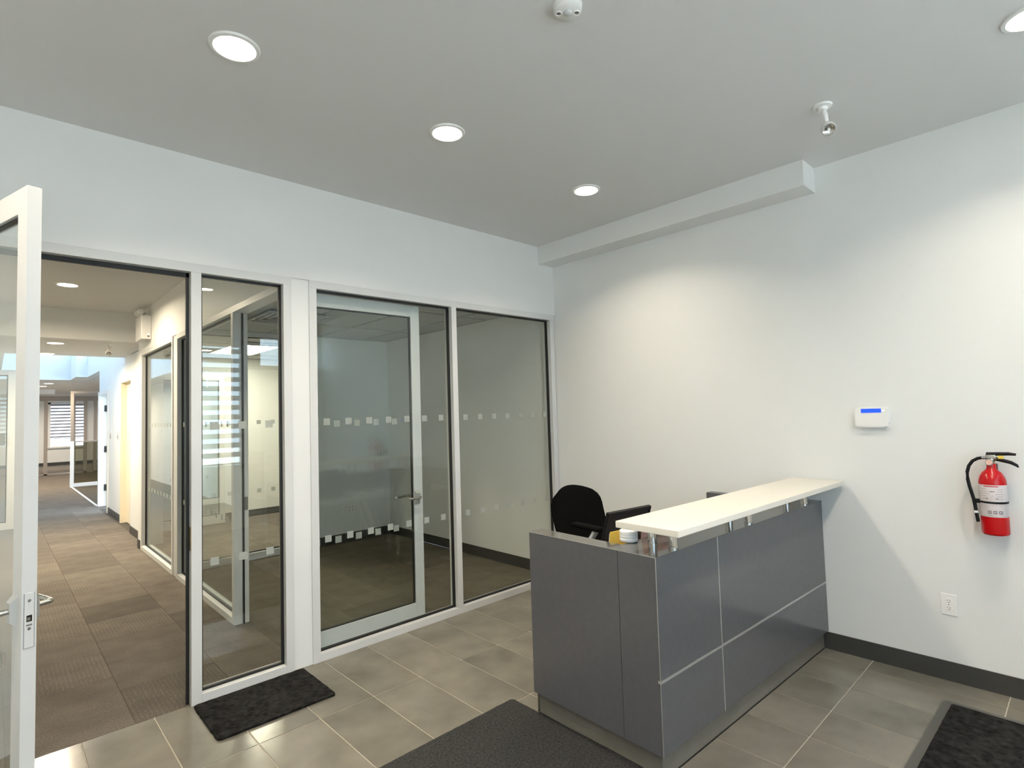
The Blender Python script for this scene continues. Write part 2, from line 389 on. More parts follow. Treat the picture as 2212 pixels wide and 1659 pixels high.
bx(-.28, .28, -.58, .58, -.002, .006).build('diffuser', 'troff', tf)
ac = thing('ceiling_diffuser', 'square four-way air diffuser in the first office ceiling', 'air vent', (-1.80, 1.82, 2.548))
for k, (a, b2) in enumerate(((.30, .27), (.235, .20), (.165, .13), (.095, .0))):
    q = B(); z0 = -.035+.006*k
    if b2:
        for sx in (-1, 1): q.box(sx*b2, sx*a, -a, a, z0, z0+.012); q.box(-a, a, sx*b2, sx*a, z0, z0+.012)
    else: q.box(-a, a, -a, a, z0, z0+.012)
    q.build('louvre', 'tbar', ac)
bx(-.26, .26, -.26, .26, -.008, 0).build('plenum', 'black', ac)

# ------------------------------------------------------------------ floors
fl = thing('floor', 'taupe porcelain tile floor with pale grout in the reception', 'floor', kind='structure')
bx(-5.2, 0, YS, .04, -.1, -.0025).build('grout_bed', 'grout', fl)
TA = .3078; TX = -2.3101; TY = -.632; g = .0028
ylines = [.03, TY] + [TY-k*2*TA for k in range(1, 8)] + [YS]
xl = []
x = TX-TA*9
while x < .0: xl.append(x); x += TA
xl = [-5.2]+[v for v in xl if v > -5.15]+[0]
cache = {}
for i in range(len(xl)-1):
    for j in range(len(ylines)-1):
        x0, x1 = xl[i], xl[i+1]; y1, y0 = ylines[j], ylines[j+1]
        if x1-x0 < .02 or y1-y0 < .02: continue
        k = (round(x1-x0, 3), round(y1-y0, 3))
        if k not in cache:
            hx, hy = (x1-x0)/2-g, (y1-y0)/2-g
            cache[k] = B().box(-hx, hx, -hy, hy, -.012, 0, bev=.0012).mesh('tile', 'tile')
        link('tile', cache[k], fl, ((x0+x1)/2, (y0+y1)/2, 0))
cf = thing('floor_carpet', 'brown taupe carpet tile floor of corridor and offices', 'floor', kind='structure')
bx(CL, 2.0, .04, 25, -.1, -.004).build('carpet_backing', 'carpetd', cf)
bx(CL, 2.0, 9.2, 25, -.004, 0).build('carpet_sheet', 'carpet', cf)
bx(-2.36, 2.0, 9.7, 14.35, 0, .002).build('dark_carpet_sheet', 'carpetd', cf)
bx(-2.41, -2.37, 9.7, 14.35, 0, .006).build('threshold_strip', 'white', cf)
ca = {}
def carpet(x0, x1, y0, y1, kind):
    k = (round(x1-x0, 3), round(y1-y0, 3), kind)
    if k not in ca:
        hx, hy = (x1-x0)/2-.0008, (y1-y0)/2-.0008
        ca[k] = B().box(-hx, hx, -hy, hy, -.006, 0, bev=.001).mesh('carpet_tile', ('carpet', 'carpetl', 'carpeto')[kind])
    link('carpet_tile', ca[k], cf, ((x0+x1)/2, (y0+y1)/2, 0))
n = 0
cxs = [CL, -3.814, -3.314, -2.814, -2.42, -1.814, -1.314, -.814, -.314, 0]
for i in range(len(cxs)-1):
    inoff = cxs[i] >= -2.43
    y = .03 - (.25 if i % 2 else 0)
    top = 6.0 if inoff else 9.2
    while y < top-.01:
        y0, y1 = max(y, .03), min(y+.5, top)
        if y1-y0 > .03: carpet(cxs[i], cxs[i+1], y0, y1, 2 if inoff and y0 < 3.0 else (1 if random.random() < .38 else 0))
        y += .5

# baseboards
struct('baseboard_right', bx(-.008, 0, YS, -2.212, 0, .105).box(-.008, 0, -1.40, 0, 0, .105), 'base', 'charcoal rubber baseboard along the desk wall', 'baseboard')
struct('baseboard_office_right', bx(-.008, 0, .1, 3.05, 0, .105).box(-.008, 0, 3.15, 6.0, 0, .105), 'base', 'charcoal rubber baseboard on the side wall inside the offices', 'baseboard')
struct('baseboard_office_back', bx(-1.15, 0, 3.042, 3.05, 0, .105), 'base', 'charcoal rubber baseboard on the first office back wall', 'baseboard')
struct('baseboard_office_far', bx(-2.25, 0, 5.992, 6.0, 0, .105), 'base', 'charcoal rubber baseboard on the second office back wall', 'baseboard')
struct('baseboard_hall', bx(-2.378, -2.37, 7.2, 8.5, 0, .105).box(-2.528, -2.52, 4.74, 4.88, 0, .105).box(-2.43, -2.42, 4.9, 6.06, 0, .105), 'base', 'charcoal baseboard pieces on the hall wall between the doors', 'baseboard')
struct('baseboard_end', bx(CL, 2, 24.69, 24.7, 0, .12), 'base', 'dark baseboard on the far end wall', 'baseboard')

# ------------------------------------------------------------------ glazed frames
def gasket_ring(par, u0, u1, z0, z1, v, axis, d=.022, inn=.013):
    """dark seal round a pane: u along the wall, v across it"""
    def bb(a0, a1, c0, c1):
        if axis == 'x': return bx(a0, a1, v-d/2, v+d/2, c0, c1)
        return bx(v-d/2, v+d/2, a0, a1, c0, c1)
    q = B()
    for a in ((u0, u0+inn, z0, z1), (u1-inn, u1, z0, z1), (u0, u1, z0, z0+inn), (u0, u1, z1-inn, z1)):
        if axis == 'x': q.box(a[0], a[1], v-d/2, v+d/2, a[2], a[3])
        else: q.box(v-d/2, v+d/2, a[0], a[1], a[2], a[3])
    return q.build('gasket', 'gasket', par)
def pane(par, u0, u1, z0, z1, v, axis, mat='glass'):
    if axis == 'x': return bx(u0+.004, u1-.004, v-.003, v+.003, z0+.004, z1-.004).build('pane', mat, par)
    return bx(v-.003, v+.003, u0+.004, u1-.004, z0+.004, z1-.004).build('pane', mat, par)
sqm = {}
def squares(par, us, zs, v, axis, side=-1, s=.0225):
    if axis not in sqm:
        sqm['x'] = B().box(-s, s, -.0004, .0004, -s, s).mesh('etched_square', 'frost')
        sqm['y'] = B().box(-.0004, .0004, -s, s, -s, s).mesh('etched_square', 'frost')
    for z in zs:
        for u in us:
            link('etched_square', sqm[axis], par, (u, v+side*.0036, z) if axis == 'x' else (v+side*.0036, u, z))
def member(par, name, *a): return bx(*a, bev=.0015).build(name, 'alu', par)

w2 = thing('window_2', 'aluminium entry frame with glazed sidelight beside the open doorway', 'glazed frame', kind='structure')
member(w2, 'frame_stile', -4.11, -4.06, 0, .1, 0, 2.41)
member(w2, 'frame_stile', -3.065, -3.012, 0, .1, 0, 2.41)
member(w2, 'frame_stile', -2.547, -2.497, 0, .1, 0, 2.41)
member(w2, 'frame_header', -4.11, -2.497, 0, .1, 2.41, FT)
member(w2, 'frame_sill', -3.012, -2.547, 0, .1, 0, .05)
gasket_ring(w2, -3.012, -2.547, .05, 2.41, .05, 'x')
pane(w2, -3.012, -2.547, .05, 2.41, .05, 'x')
squares(w2, (-2.625, -2.780, -2.935), (1.529, .752), .05, 'x')
B().box(-4.06, -4.045, .045, .062, 0, 2.41).box(-3.08, -3.065, .045, .062, 0, 2.41).box(-4.06, -3.065, .045, .062, 2.385, 2.41).build('door_seal', 'gasket', w2)
sp = lbl(bx(-3.0675, -3.0645, .008, .035, .84, .97).build('strike_plate', 'brass', w2), 'brass strike plate')

w3 = thing('window_3', 'two-pane aluminium frame between reception and first office', 'glazed frame', kind='structure')
member(w3, 'frame_stile', -2.38, -2.33, 0, .1, 0, 2.41)
member(w3, 'frame_stile', -1.221, -1.173, 0, .1, .05, 2.41)
member(w3, 'frame_stile', -.065, -.012, 0, .1, 0, 2.41)
member(w3, 'frame_header', -2.38, -.012, 0, .1, 2.41, FT)
member(w3, 'frame_sill', -2.33, -.065, 0, .1, 0, .05)
gasket_ring(w3, -2.33, -1.221, .05, 2.41, .05, 'x'); pane(w3, -2.33, -1.221, .05, 2.41, .05, 'x')
gasket_ring(w3, -1.173, -.065, .05, 2.41, .05, 'x'); pane(w3, -1.173, -.065, .05, 2.41, .05, 'x')
squares(w3, [-2.25+.156*k for k in range(7)], (1.529, .758), .05, 'x')
squares(w3, [-1.07+.156*k for k in range(7)], (1.526, .756), .05, 'x')

D = .11
w4 = thing('window_4', 'glazed corridor front of the first office with a tall post', 'glazed frame', kind='structure')
member(w4, 'frame_post', CXW, CXW+D, 1.10, 1.15, 0, 2.40)
member(w4, 'frame_stile', CXW, CXW+D, 2.87, 2.92, 0, 2.40)
member(w4, 'frame_header', CXW, CXW+D, .1, 2.92, 2.40, 2.45)
member(w4, 'frame_stile', CXW, CXW+D, .1, .125, 0, 2.40)
member(w4, 'frame_sill', CXW, CXW+D, 1.15, 2.87, 0, .05)
gasket_ring(w4, 1.15, 2.87, .05, 2.40, CXW+.05, 'y'); pane(w4, 1.15, 2.87, .05, 2.40, CXW+.05, 'y')
squares(w4, [1.25+.156*k for k in range(11)], (1.529, .755), CXW+.05, 'y')
bx(CXW+.062, CXW+.075, 1.088, 1.10, 0, 2.40).build('door_seal', 'gasket', w4)
bx(CXW+.078, CXW+.104, 1.0985, 1.10, .86, .96).build('strike_plate', 'steel', w4)
struct('trim_4', bx(CXW+.01, CXW+.1, 2.92, 3.07, 0, 2.45), 'alu', 'narrow painted pier between the two office fronts in the corridor', 'trim')
w5 = thing('window_5', 'glazed corridor front of the second office', 'glazed frame', kind='structure')
member(w5, 'frame_stile', CXW, CXW+D, 3.07, 3.12, 0, 2.40)
member(w5, 'frame_stile', CXW, CXW+D, 4.67, 4.72, 0, 2.40)
member(w5, 'frame_header', CXW, CXW+D, 3.07, 4.72, 2.40, 2.45)
member(w5, 'frame_sill', CXW, CXW+D, 3.12, 4.67, 0, .05)
gasket_ring(w5, 3.12, 4.67, .05, 2.40, CXW+.05, 'y'); pane(w5, 3.12, 4.67, .05, 2.40, CXW+.05, 'y')
squares(w5, [3.22+.156*k for k in range(9)], (1.529, .755), CXW+.05, 'y')
w6 = thing('window_6', 'glazed divider between the first and second office', 'glazed frame', kind='structure')
member(w6, 'frame_stile', -2.41, -2.36, 3.05, 3.15, 0, 2.50)
member(w6, 'frame_stile', -1.20, -1.15, 3.05, 3.15, 0, 2.50)
member(w6, 'frame_header', -2.41, -1.15, 3.05, 3.15, 2.50, 2.55)
member(w6, 'frame_sill', -2.36, -1.20, 3.05, 3.15, 0, .075)
gasket_ring(w6, -2.36, -1.20, .075, 2.50, 3.10, 'x'); pane(w6, -2.36, -1.20, .075, 2.50, 3.10, 'x')
squares(w6, [-2.28+.156*k for k in range(7)], (1.529, .755), 3.10, 'x')
w7 = thing('window_7', 'glazed cross partition on the left of the hall', 'glazed frame', kind='structure')
member(w7, 'frame_stile', -3.70, -3.61, 8, 8.1, 0, 2.44)
member(w7, 'frame_stile', -4.3, -4.22, 8, 8.1, 0, 2.44)
member(w7, 'frame_header', -4.22, -3.70, 8, 8.1, 2.36, 2.44)
member(w7, 'frame_sill', -4.22, -3.70, 8, 8.1, 0, .1)
gasket_ring(w7, -4.22, -3.70, .1, 2.36, 8.05, 'x'); pane(w7, -4.22, -3.70, .1, 2.36, 8.05, 'x')

w12 = thing('window_12', 'glazed office front across the corridor, seen only as a reflection', 'glazed frame', kind='structure')
for y in (2.2, 3.6, 3.75, 5.0, 6.35): member(w12, 'frame_stile', CL-.1, CL, y, y+.05, 0, 2.40)
member(w12, 'frame_header', CL-.1, CL, 2.2, 6.4, 2.40, 2.45); member(w12, 'frame_sill', CL-.1, CL, 2.2, 6.4, 0, .05)
for a, b_ in ((2.25, 3.6), (3.8, 5.0), (5.05, 6.35)):
    gasket_ring(w12, a, b_, .05, 2.40, CL-.05, 'y'); pane(w12, a, b_, .05, 2.40, CL-.05, 'y')
struct('ceiling_left_office', bx(-6.5, CL-.1, 2.2, 6.4, 2.6, 2.7), 'tcl', 'ceiling of the office across the corridor', 'ceiling')
struct('floor_left_office', bx(-6.5, CL-.1, 2.2, 6.4, -.1, 0), 'carpet', 'carpet of the office across the corridor', 'floor')

# hinged glass leaves
def glass_leaf(name, label, loc, rz, W, T=.042, z0=.012, z1=2.405, side=1, free_edge=True):
    d = thing(name, label, 'door', loc, (0, 0, rz), kind='structure')
    h = T/2; S = .078
    member(d, 'leaf_stile', 0, S, -h, h, z0, z1)
    member(d, 'leaf_stile', W-S, W, -h, h, z0, z1)
    member(d, 'leaf_rail', S, W-S, -h, h, z1-.09, z1)
    member(d, 'leaf_rail', S, W-S, -h, h, z0, z0+.13)
    gasket_ring(d, S, W-S, z0+.13, z1-.09, 0, 'x', d=.02, inn=.007)
    pane(d, S, W-S, z0+.13, z1-.09, 0, 'x')
    squares(d, [.110+.152*k for k in range(int((W-2*S-.05)/.152)+1) if .110+.152*k < W-S-.02], (1.514, .722), 0, 'x')
    # lever set on both faces
    for s in (-1, 1):
        es = B(); R = Matrix.Rotation(PI/2, 4, 'X')
        xx = W-.052
        es.prism([(xx-.022, .882), (xx+.022, .882), (xx+.022, .98), (xx-.022, .98)], 0, .004, Matrix.Translation((0, s*h+(.004 if s < 0 else 0)-(0 if s < 0 else 0)+(0 if s < 0 else .004), 0)) @ R)
        # bevelled rose: wide at the door, narrow outside
        v = []
        for (zz0, zz1, hw, off) in ((.877, .982, .024, .0), (.897, .962, .016, .020)):
            v.append([es.bm.verts.new((xx+a*hw, s*(h+off), z)) for a, z in ((-1, zz0), (1, zz0), (1, zz1), (-1, zz1))])
        es.bm.faces.new(v[0]); es.bm.faces.new(v[1])
        for k in range(4): es.bm.faces.new((v[0][k], v[0][(k+1) % 4], v[1][(k+1) % 4], v[1][k]))
        ro = es.build('handle_rose', 'strip', d)
        pts = [(xx, s*(h+.018), .934), (xx, s*(h+.050), .934), (xx-.006, s*(h+.058), .934), (xx-.018, s*(h+.062), .934), (xx-.115, s*(h+.062), .932)]
        if s == 1: pts.append((xx-.125, s*(h+.052), .932))
        B().tube(pts, .0095, 14).build('lever', 'steel', ro, smooth=50)
    return d
A0 = math.radians(16)
dl = glass_leaf('door_2', 'open glass entry door with pale frame and lever handle beside the hallway', (-4.045, -.03, 0), -(PI/2-A0), .965)
# lock plate on the free edge, local x = W
W = .965
lp = bx(W, W+.0012, -.0135, .0135, .810, .993, bev=.0005).build('lock_plate', 'alu', dl)
bx(W+.0008, W+.0018, -.0075, .0075, .897, .918).build('latch_slot', 'black', lp)
bx(W+.001, W+.0026, -.006, .003, .901, .912).build('latch_bolt', 'steel', lp)
bx(W+.0008, W+.0018, -.008, .008, .883, .888).build('lower_slot', 'ink', lp)
for z in (.967, .873): B().cyl((W+.0012, 0, z), .005, .0015, 'x', 12).build('screw', 'steel', lp)
B().box(W+.0002, W+.0014, -.0145, -.0135, .810, .993).box(W+.0002, W+.0014, .0135, .0145, .810, .993).box(W+.0002, W+.0014, -.0145, .0145, .809, .810).build('plate_shadow_gap', 'ink', lp)
d3 = glass_leaf('door_3', 'glass office door standing open flat behind the office window', (-2.40, .135, 0), 0, .945)

d6 = glass_leaf('door_6', 'glass door leaf standing open along the far wall of the second office', (-2.24, 5.72, 0), 0, .965, z1=2.26)

# hall doors
d4 = thing('door_4', 'cream hall door with a small latch in a cream frame under the skylight', 'door', kind='structure')
bx(-2.39, -2.25, 6.08, 6.14, 0, 2.26).build('casing', 'dooru', d4); bx(-2.39, -2.25, 7.13, 7.2, 0, 2.26).build('casing', 'dooru', d4)
bx(-2.39, -2.25, 6.14, 7.13, 2.20, 2.26).build('casing', 'dooru', d4)
bx(-2.31, -2.27, 6.14, 7.13, .01, 2.20).build('door_leaf', 'dooru', d4)
bx(-2.315, -2.308, 6.20, 6.27, .90, 1.04).build('latch_plate', 'steel', d4)
B().tube([(-2.31, 6.24, .98), (-2.36, 6.24, .98), (-2.36, 6.34, .98)], .01).build('lever', 'steel', d4)
d5 = thing('door_5', 'white hall door folded open showing three dark hinges', 'door', kind='structure')
bx(-2.39, -2.25, 8.5, 8.56, 0, 2.17).build('casing', 'white', d5); bx(-2.39, -2.25, 9.62, 9.70, 0, 2.17).build('casing', 'white', d5)
bx(-2.39, -2.25, 8.56, 9.62, 2.11, 2.17).build('casing', 'white', d5)
bx(-2.25, -1.35, 9.57, 9.615, .01, 2.11).build('door_leaf', 'white', d5)
for z in (.35, 1.08, 1.86): bx(-2.30, -2.235, 9.612, 9.619, z-.06, z+.06).box(-2.262, -2.238, 9.555, 9.575, z-.06, z+.06).build('hinge', 'base', d5)
for y, nm in ((8.20, 'small white wall control left of the pair on the hall wall'), (7.45, 'small white wall control nearest the cream hall door')):
    s = thing('wall_switch', nm, 'switch', (-2.37, y, 1.35), group=None)
    bx(-.006, 0, -.06, .06, -.09, .09, bev=.003).build('plate', 'white2', s)
    bx(-.016, -.006, -.035, .03, -.05, .05).build('toggle', 'lgrey', s)
    bx(-.019, -.016, -.02, .015, -.03, .02).build('display', 'ink', s)

# far partitions
w8 = thing('window_8', 'low tinted glass screen in a white frame at the side opening of the hall', 'glazed frame', kind='structure')
bx(-2.42, -2.36, 14.3, 14.4, 0, 2.42).build('frame_post', 'brown', w8)
bx(-2.43, -2.35, 14.29, 14.3, 0, 1.15).build('frame_stile', 'white', w8)
bx(-2.36, 0, 14.3, 14.4, 2.36, 2.42).build('frame_header', 'brown', w8)
bx(-2.36, -1.2, 14.3, 14.4, 0, .09).build('frame_sill', 'white', w8)
bx(-2.36, -1.2, 14.34, 14.36, .09, 1.13).build('pane', 'glassdark', w8)
bx(-2.36, -1.2, 14.33, 14.37, 1.12, 1.15).build('frame_rail', 'brown', w8)
w9 = thing('window_9', 'dark bronze mullion screen before the end window', 'glazed frame', kind='structure')
for x in (-2.625, -1.93, -1.63, -1.37, -.4, .6):
    bx(x-.045, x+.045, 19.3, 19.4, 0, 2.34).build('mullion', 'brown', w9)
bx(CL, 2, 19.3, 19.4, 2.34, 2.50).build('frame_header', 'brown', w9)
bx(CL, 2, 19.3, 19.4, 0, .04).build('frame_sill', 'brown', w9)
w10 = thing('window_10', 'bright end window with half-lowered banded blind and white surround', 'window', kind='structure')
for a in ((-2.27, -2.19, .70, 2.46), (-1.12, -1.04, .70, 2.46)): bx(a[0], a[1], 24.66, 24.80, a[2], a[3]).build('casing', 'white', w10)
bx(-2.3, -1.02, 24.62, 24.80, .68, .74).build('sill', 'white', w10); bx(-2.27, -1.04, 24.66, 24.80, 2.40, 2.46).build('casing', 'white', w10)
bx(-2.19, -1.12, 24.77, 24.78, .74, 2.40).build('pane', 'glass', w10)
b2 = thing('window_blind', 'grey banded blind half lowered over the far end window', 'blind', (0, 24.72, 0))
me = B().box(-2.19, -1.12, -.002, .002, -.034, .034).mesh('slat', 'blindg')
for k in range(11): link('slat', me, b2, (0, 0, 2.36-k*.125))
bx(-2.19, -1.12, -.015, .015, 2.37, 2.42).build('headrail', 'blindg', b2)
bx(-2.19, -1.12, -.012, .012, 1.03, 1.06).build('bottom_bar', 'blindg', b2)

# ------------------------------------------------------------------ ceiling fixtures
def lampdata(name, power, col):
    L = bpy.data.lights.new(name, 'AREA'); L.shape = 'DISK'; L.size = .14; L.energy = power; L.color = col; L.spread = math.radians(132 if name.startswith(('rec', 'dim')) else 168)
    return L
LD = {'lens': lampdata('reception_lamp', LAMP_W, (1, .87, .71)), 'lens2': lampdata('corridor_lamp', 54., (1, .84, .62)), 'dim': lampdata('dimmer_lamp', LAMP_W*.85, (1, .88, .73)), 'lens3': lampdata('added_far_lamp', 48., (1, .86, .70))}
def downlight(lens):
    t = bpy.data.objects.new('ceiling_downlight', None); COL.objects.link(t); t.empty_display_size = .05
    t['category'] = 'ceiling light'
    B().lathe([(.078, -.004), (.080, -.010), (.094, -.008), (.097, 0), (.078, 0), (.078, -.004)], seg=40).build('trim_ring', 'white', t, smooth=40)
    B().lathe([(0, -.0045), (.078, -.0045), (.078, -.002), (0, -.002)], seg=32).build('lens', 'lens2' if lens == 'lens3' else lens, t)
    lo = bpy.data.objects.new('lamp', LD[lens]); COL.objects.link(lo); lo.parent = t; lo.location = (0, 0, -.006)
    return t
dl0 = downlight('lens')
spots = [(-3.175, -1.153, 'large round recessed downlight nearest the open glass door'),
         (-2.099, -1.154, 'round recessed downlight in the middle of the row before the glass wall'),
         (-.892, -1.138, 'round recessed downlight nearest the boxed bulkhead'),
         (-.86, -3.40, 'recessed downlight cut by the corner of the frame near the extinguisher wall')]
for i, (x, y, l) in enumerate(spots):
    if i == 0: dl0.location = (x, y, H); dl0['label'] = l
    else: dup(dl0, (x, y, H), 0, l)
    if i == 3: [c for c in COL.objects if c.name.startswith('lamp') and c.type == 'LIGHT'][-1].data = LD['dim']
for x, y in ((-2.1, -3.4), (-3.2, -3.4), (-4.35, -1.15), (-4.35, -3.4)):
    dup(dl0, (x, y, H), 0, 'recessed reception downlight behind the viewer, outside the frame', 'downlights outside the frame')
dl1 = downlight('lens2')
hs = [(-3.35, 3.417, 2.95, 'round downlight in the corridor ceiling just past the entry header'),
      (-3.312, 5.348, 2.59, 'round downlight in the low ceiling nearest the corridor bulkhead'),
      (-3.315, 6.70, 2.59, 'round downlight at the near edge of the skylight shaft'),
      (-2.88, 13.95, 2.59, 'round downlight in the far ceiling just past the skylight'),
      (-2.927, 15.2, 2.59, 'smaller looking second downlight past the skylight')]
for i, (x, y, z, l) in enumerate(hs):
    if i == 0: dl1.location = (x, y, z); dl1['label'] = l
    else: dup(dl1, (x, y, z), 0, l)
dup(dl1, (-5.4, 4.3, 2.6), 0, 'downlight in the office across the corridor')
dl3 = None  # extra fittings added only to brighten the far room
for x, y in ((-1.0, 12.0), (-3.3, 22.6), (-1.6, 22.6), (-.6, 17.0), (-3.6, 17.8)):
    if dl3 is None:
        dl3 = downlight('lens3'); dl3.location = (x, y, 2.59); tag(dl3, 'downlight added to brighten the far office', group='added far office downlights'); continue
    dup(dl3, (x, y, 2.59), 0, 'downlight added to brighten the far office', 'added far office downlights')

oc_ = thing('occupancy_sensor', 'round white ceiling occupancy sensor with centre dome and two round ports', 'sensor', (-2.316, -2.203, H))
B().lathe([(0, -.028), (.045, -.027), (.053, -.020), (.056, 0), (0, 0)], seg=40).build('housing', 'white2', oc_, smooth=40)
B().lathe([(0, -.035), (.010, -.034), (.017, -.030), (.018, -.026)], seg=24).build('lens_dome', 'lgrey', oc_, smooth=60)
for s in (-1, 1):
    p = Vector((.707, -.707, 0))*s*.034
    q = B().lathe([(.008, -.0285), (.0105, -.031), (.012, -.027)], c=(p.x, p.y, 0), seg=20).build('port_ring', 'white2', oc_)
    B().cyl((p.x, p.y, -.0285), .0085, .001, 'z', 20).build('port_grille', 'ink', q)

def remote_head(name, label, loc, rz, two=False, aim=(-.1, -.85, -.5)):
    t = thing(name, label, 'emergency light', loc, (0, 0, rz))
    B().lathe([(0, -.028), (.022, -.026), (.027, -.012), (.044, -.008), (.048, 0), (0, 0)], seg=36).build('canopy', 'white2', t, smooth=40)
    for s in ((-1, 1) if two else (1,)):
        a = Vector((.03*s if two else .004, -.004, 0))
        k = B().tube([a+Vector((0, 0, -.024)), a+Vector((.006*s, -.004, -.050)), a+Vector((.012*s, -.008, -.085))], [.013, .015, .010], 14).build('swivel_arm', 'white2', t, smooth=50)
        B().tube([a+Vector((.010*s, -.008, -.045)), a+Vector((.040*s, -.002, -.042))], .006, 10).build('wing_knob', 'white2', k, smooth=50)
        R = Matrix.Translation(a+Vector((.016*s, -.010, -.118))) @ Vector((0, 0, -1)).rotation_difference(Vector(aim)).to_matrix().to_4x4()
        hd = B().lathe([(.030, -.030), (.0345, -.022), (.036, -.010), (.034, .008), (.024, .026), (.012, .032), (0, .033)], seg=32, mat=R)
        for j in (-1, 0, 1): hd.box(j*.012-.002, j*.012+.002, -.016, .016, .022, .042, mat=R)
        h_ = hd.build('lamp_head', 'white2', t, smooth=40)
        B().lathe([(0, -.018), (.016, -.020), (.029, -.0285)], seg=28, mat=R).build('reflector', 'steel', h_, smooth=60)
        B().lathe([(0, -.030), (.007, -.028), (.008, -.018), (0, -.018)], seg=16, mat=R).build('bulb', 'white', h_, smooth=60)
    return t
remote_head('emergency_lamp_head', 'white swivel emergency lamp head on the reception ceiling above the bulkhead end', (-.785, -2.605, H), 0, False, (-.72, -.42, -.62))
remote_head('emergency_lamp_head', 'small white emergency lamp head under the low corridor ceiling', (-2.81, 5.19, 2.59), 0, False, (-.3, -.8, -.5))
em = thing('emergency_light_box', 'white emergency battery box with two lamp heads high on the corridor wall', 'emergency light', (CXW, 4.28, 2.54))
bx(-.10, 0, -.17, .19, 0, .285, bev=.006).build('battery_case', 'white2', em)
bx(-.04, -.02, -.1715, -.170, .055, .065).build('test_light', 'led', em); bx(-.04, -.02, -.1715, -.170, .03, .042).build('test_button', 'black', em)
for y in (-.07, .09):
    k = B().tube([(-.05, y, .285), (-.05, y, .315), (-.075, y-.01, .335)], .012, 12).build('swivel_arm', 'white2', em)
    R = Matrix.Translation((-.10, y-.02, .335)) @ Matrix.Rotation(math.radians(-70), 4, 'Y')
    B().lathe([(.036, -.03), (.040, 0), (.022, .03), (0, .034)], seg=24, mat=R).build('lamp_head', 'white2', em, smooth=40)

# ------------------------------------------------------------------ wall fittings
kp = thing('alarm_keypad', 'white alarm keypad with lit blue display on the desk wall', 'keypad', (0, -2.553, 1.462))
q = B()
pr = [(-.088, -.035), (-.075, -.060), (-.060, -.066), (.060, -.066), (.075, -.060), (.088, -.035), (.091, .020), (.084, .052), (.066, .062), (-.066, .062), (-.084, .052), (-.091, .020)]
RM = Matrix(((0, 0, -1, 0), (-1, 0, 0, 0), (0, 1, 0, 0), (0, 0, 0, 1)))
q.prism(pr, 0, .018, RM)
q.prism([(x*.96, y*.95) for x, y in pr], .018, .026, RM)
q.build('keypad_body', 'white2', kp)
q = B(); q.prism([(-.086, -.055), (.086, -.055), (.088, .016), (-.088, .016)], .026, .0285, RM); q.build('flip_cover', 'white2', kp)
B().prism([(-.052, .026), (.052, .026), (.052, .050), (-.052, .050)], .026, .0275, RM).build('display', 'lcd', kp)
B().prism([(.062, .033), (.068, .033), (.068, .042), (.062, .042)], .026, .0275, RM).build('status_light', 'led', kp)

def outlet(label, loc, rot, wdt=.035, cat='outlet', cols=1, face=True):
    t = thing('wall_outlet', label, cat, loc, (0, 0, rot))
    W2 = wdt*cols
    bx(-W2-.0005, W2+.0005, 0, .006, -.058, .058, bev=.002).build('cover_plate', 'white2', t)
    for c in range(cols):
        cx = (c-(cols-1)/2)*.046
        for s in (-1, 1):
            z = s*.0195
            rc = B().cyl((cx, .0065, z), .0168, .004, 'y', 24).build('receptacle', 'white2', t)
            B().box(cx-.0072, cx-.0052, .0085, .0092, z, z+.008).box(cx+.0052, cx+.0072, .0085, .0092, z+.001, z+.007).build('slots', 'black', rc)
            B().cyl((cx, .0088, z-.007), .0024, .0008, 'y', 12).build('ground_hole', 'black', rc)
        B().cyl((cx, .0066, 0), .0028, .002, 'y', 10).build('screw', 'steel', t)
    return t
outlet('white duplex outlet low on the wall under the fire extinguisher', (0, -2.863, .418), PI/2)
outlet('white duplex outlet on the office back wall, nearer the entry side', (-.693, 3.05, .40), PI)
t = thing('data_plate', 'white data plate beside the outlet on the office back wall', 'data plate', (-.562, 3.05, .40), (0, 0, PI))
bx(-.047, .047, 0, .006, -.058, .058, bev=.002).build('cover_plate', 'white2', t)
for sx in (-.02, .02):
    for sz in (-.02, .02): bx(sx-.009, sx+.009, .006, .008, sz-.011, sz+.011).build('jack', 'lgrey', t)
outlet('white double outlet near the corner on the office side wall', (0, 2.96, .38), PI/2, cols=2)

# ------------------------------------------------------------------ fire extinguisher
fe = thing('fire_extinguisher', 'red fire extinguisher with black hose hanging on the white wall', 'fire extinguisher', (-.078, -3.092, .848))
q = B().lathe([(0, .006), (.050, .0), (.0565, .006), (.057, .012), (.057, .262), (.0555, .280), (.050, .300), (.040, .318), (.028, .330), (.021, .338), (.019, .350), (.019, .366), (.0, .366)], seg=48)
q.build('cylinder', 'red', fe, smooth=45)
lb = B().lathe([(.0575, .095), (.0578, .096), (.0578, .258), (.0575, .259)], seg=48).build('instruction_label', 'label', fe, smooth=60)
def onlabel(a0, a1, z0, z1, mat, r=.0582, nm='printed_mark'):
    q = B(); n = 6; vs_ = []
    for k in range(n+1):
        a = PI+math.radians(a0+(a1-a0)*k/n)
        vs_.append((q.bm.verts.new((r*math.cos(a), r*math.sin(a), z0)), q.bm.verts.new((r*math.cos(a), r*math.sin(a), z1))))
    for k in range(n): q.bm.faces.new((vs_[k][0], vs_[k+1][0], vs_[k+1][1], vs_[k][1]))
    return q.build(nm, mat, lb)
onlabel(-32, 28, .249, .255, 'redink')
for k in range(5): onlabel(-48+6*k % 9, -20+(k*5) % 13, .238-k*.012, .2395-k*.012, 'ink')
for k in range(5): onlabel(22-(k*4) % 9, 46, .236-k*.012, .2375-k*.012, 'ink')
onlabel(-8, 12, .224, .228, 'ink'); onlabel(-24, -18, .186, .190, 'ink'); onlabel(14, 24, .188, .192, 'ink')
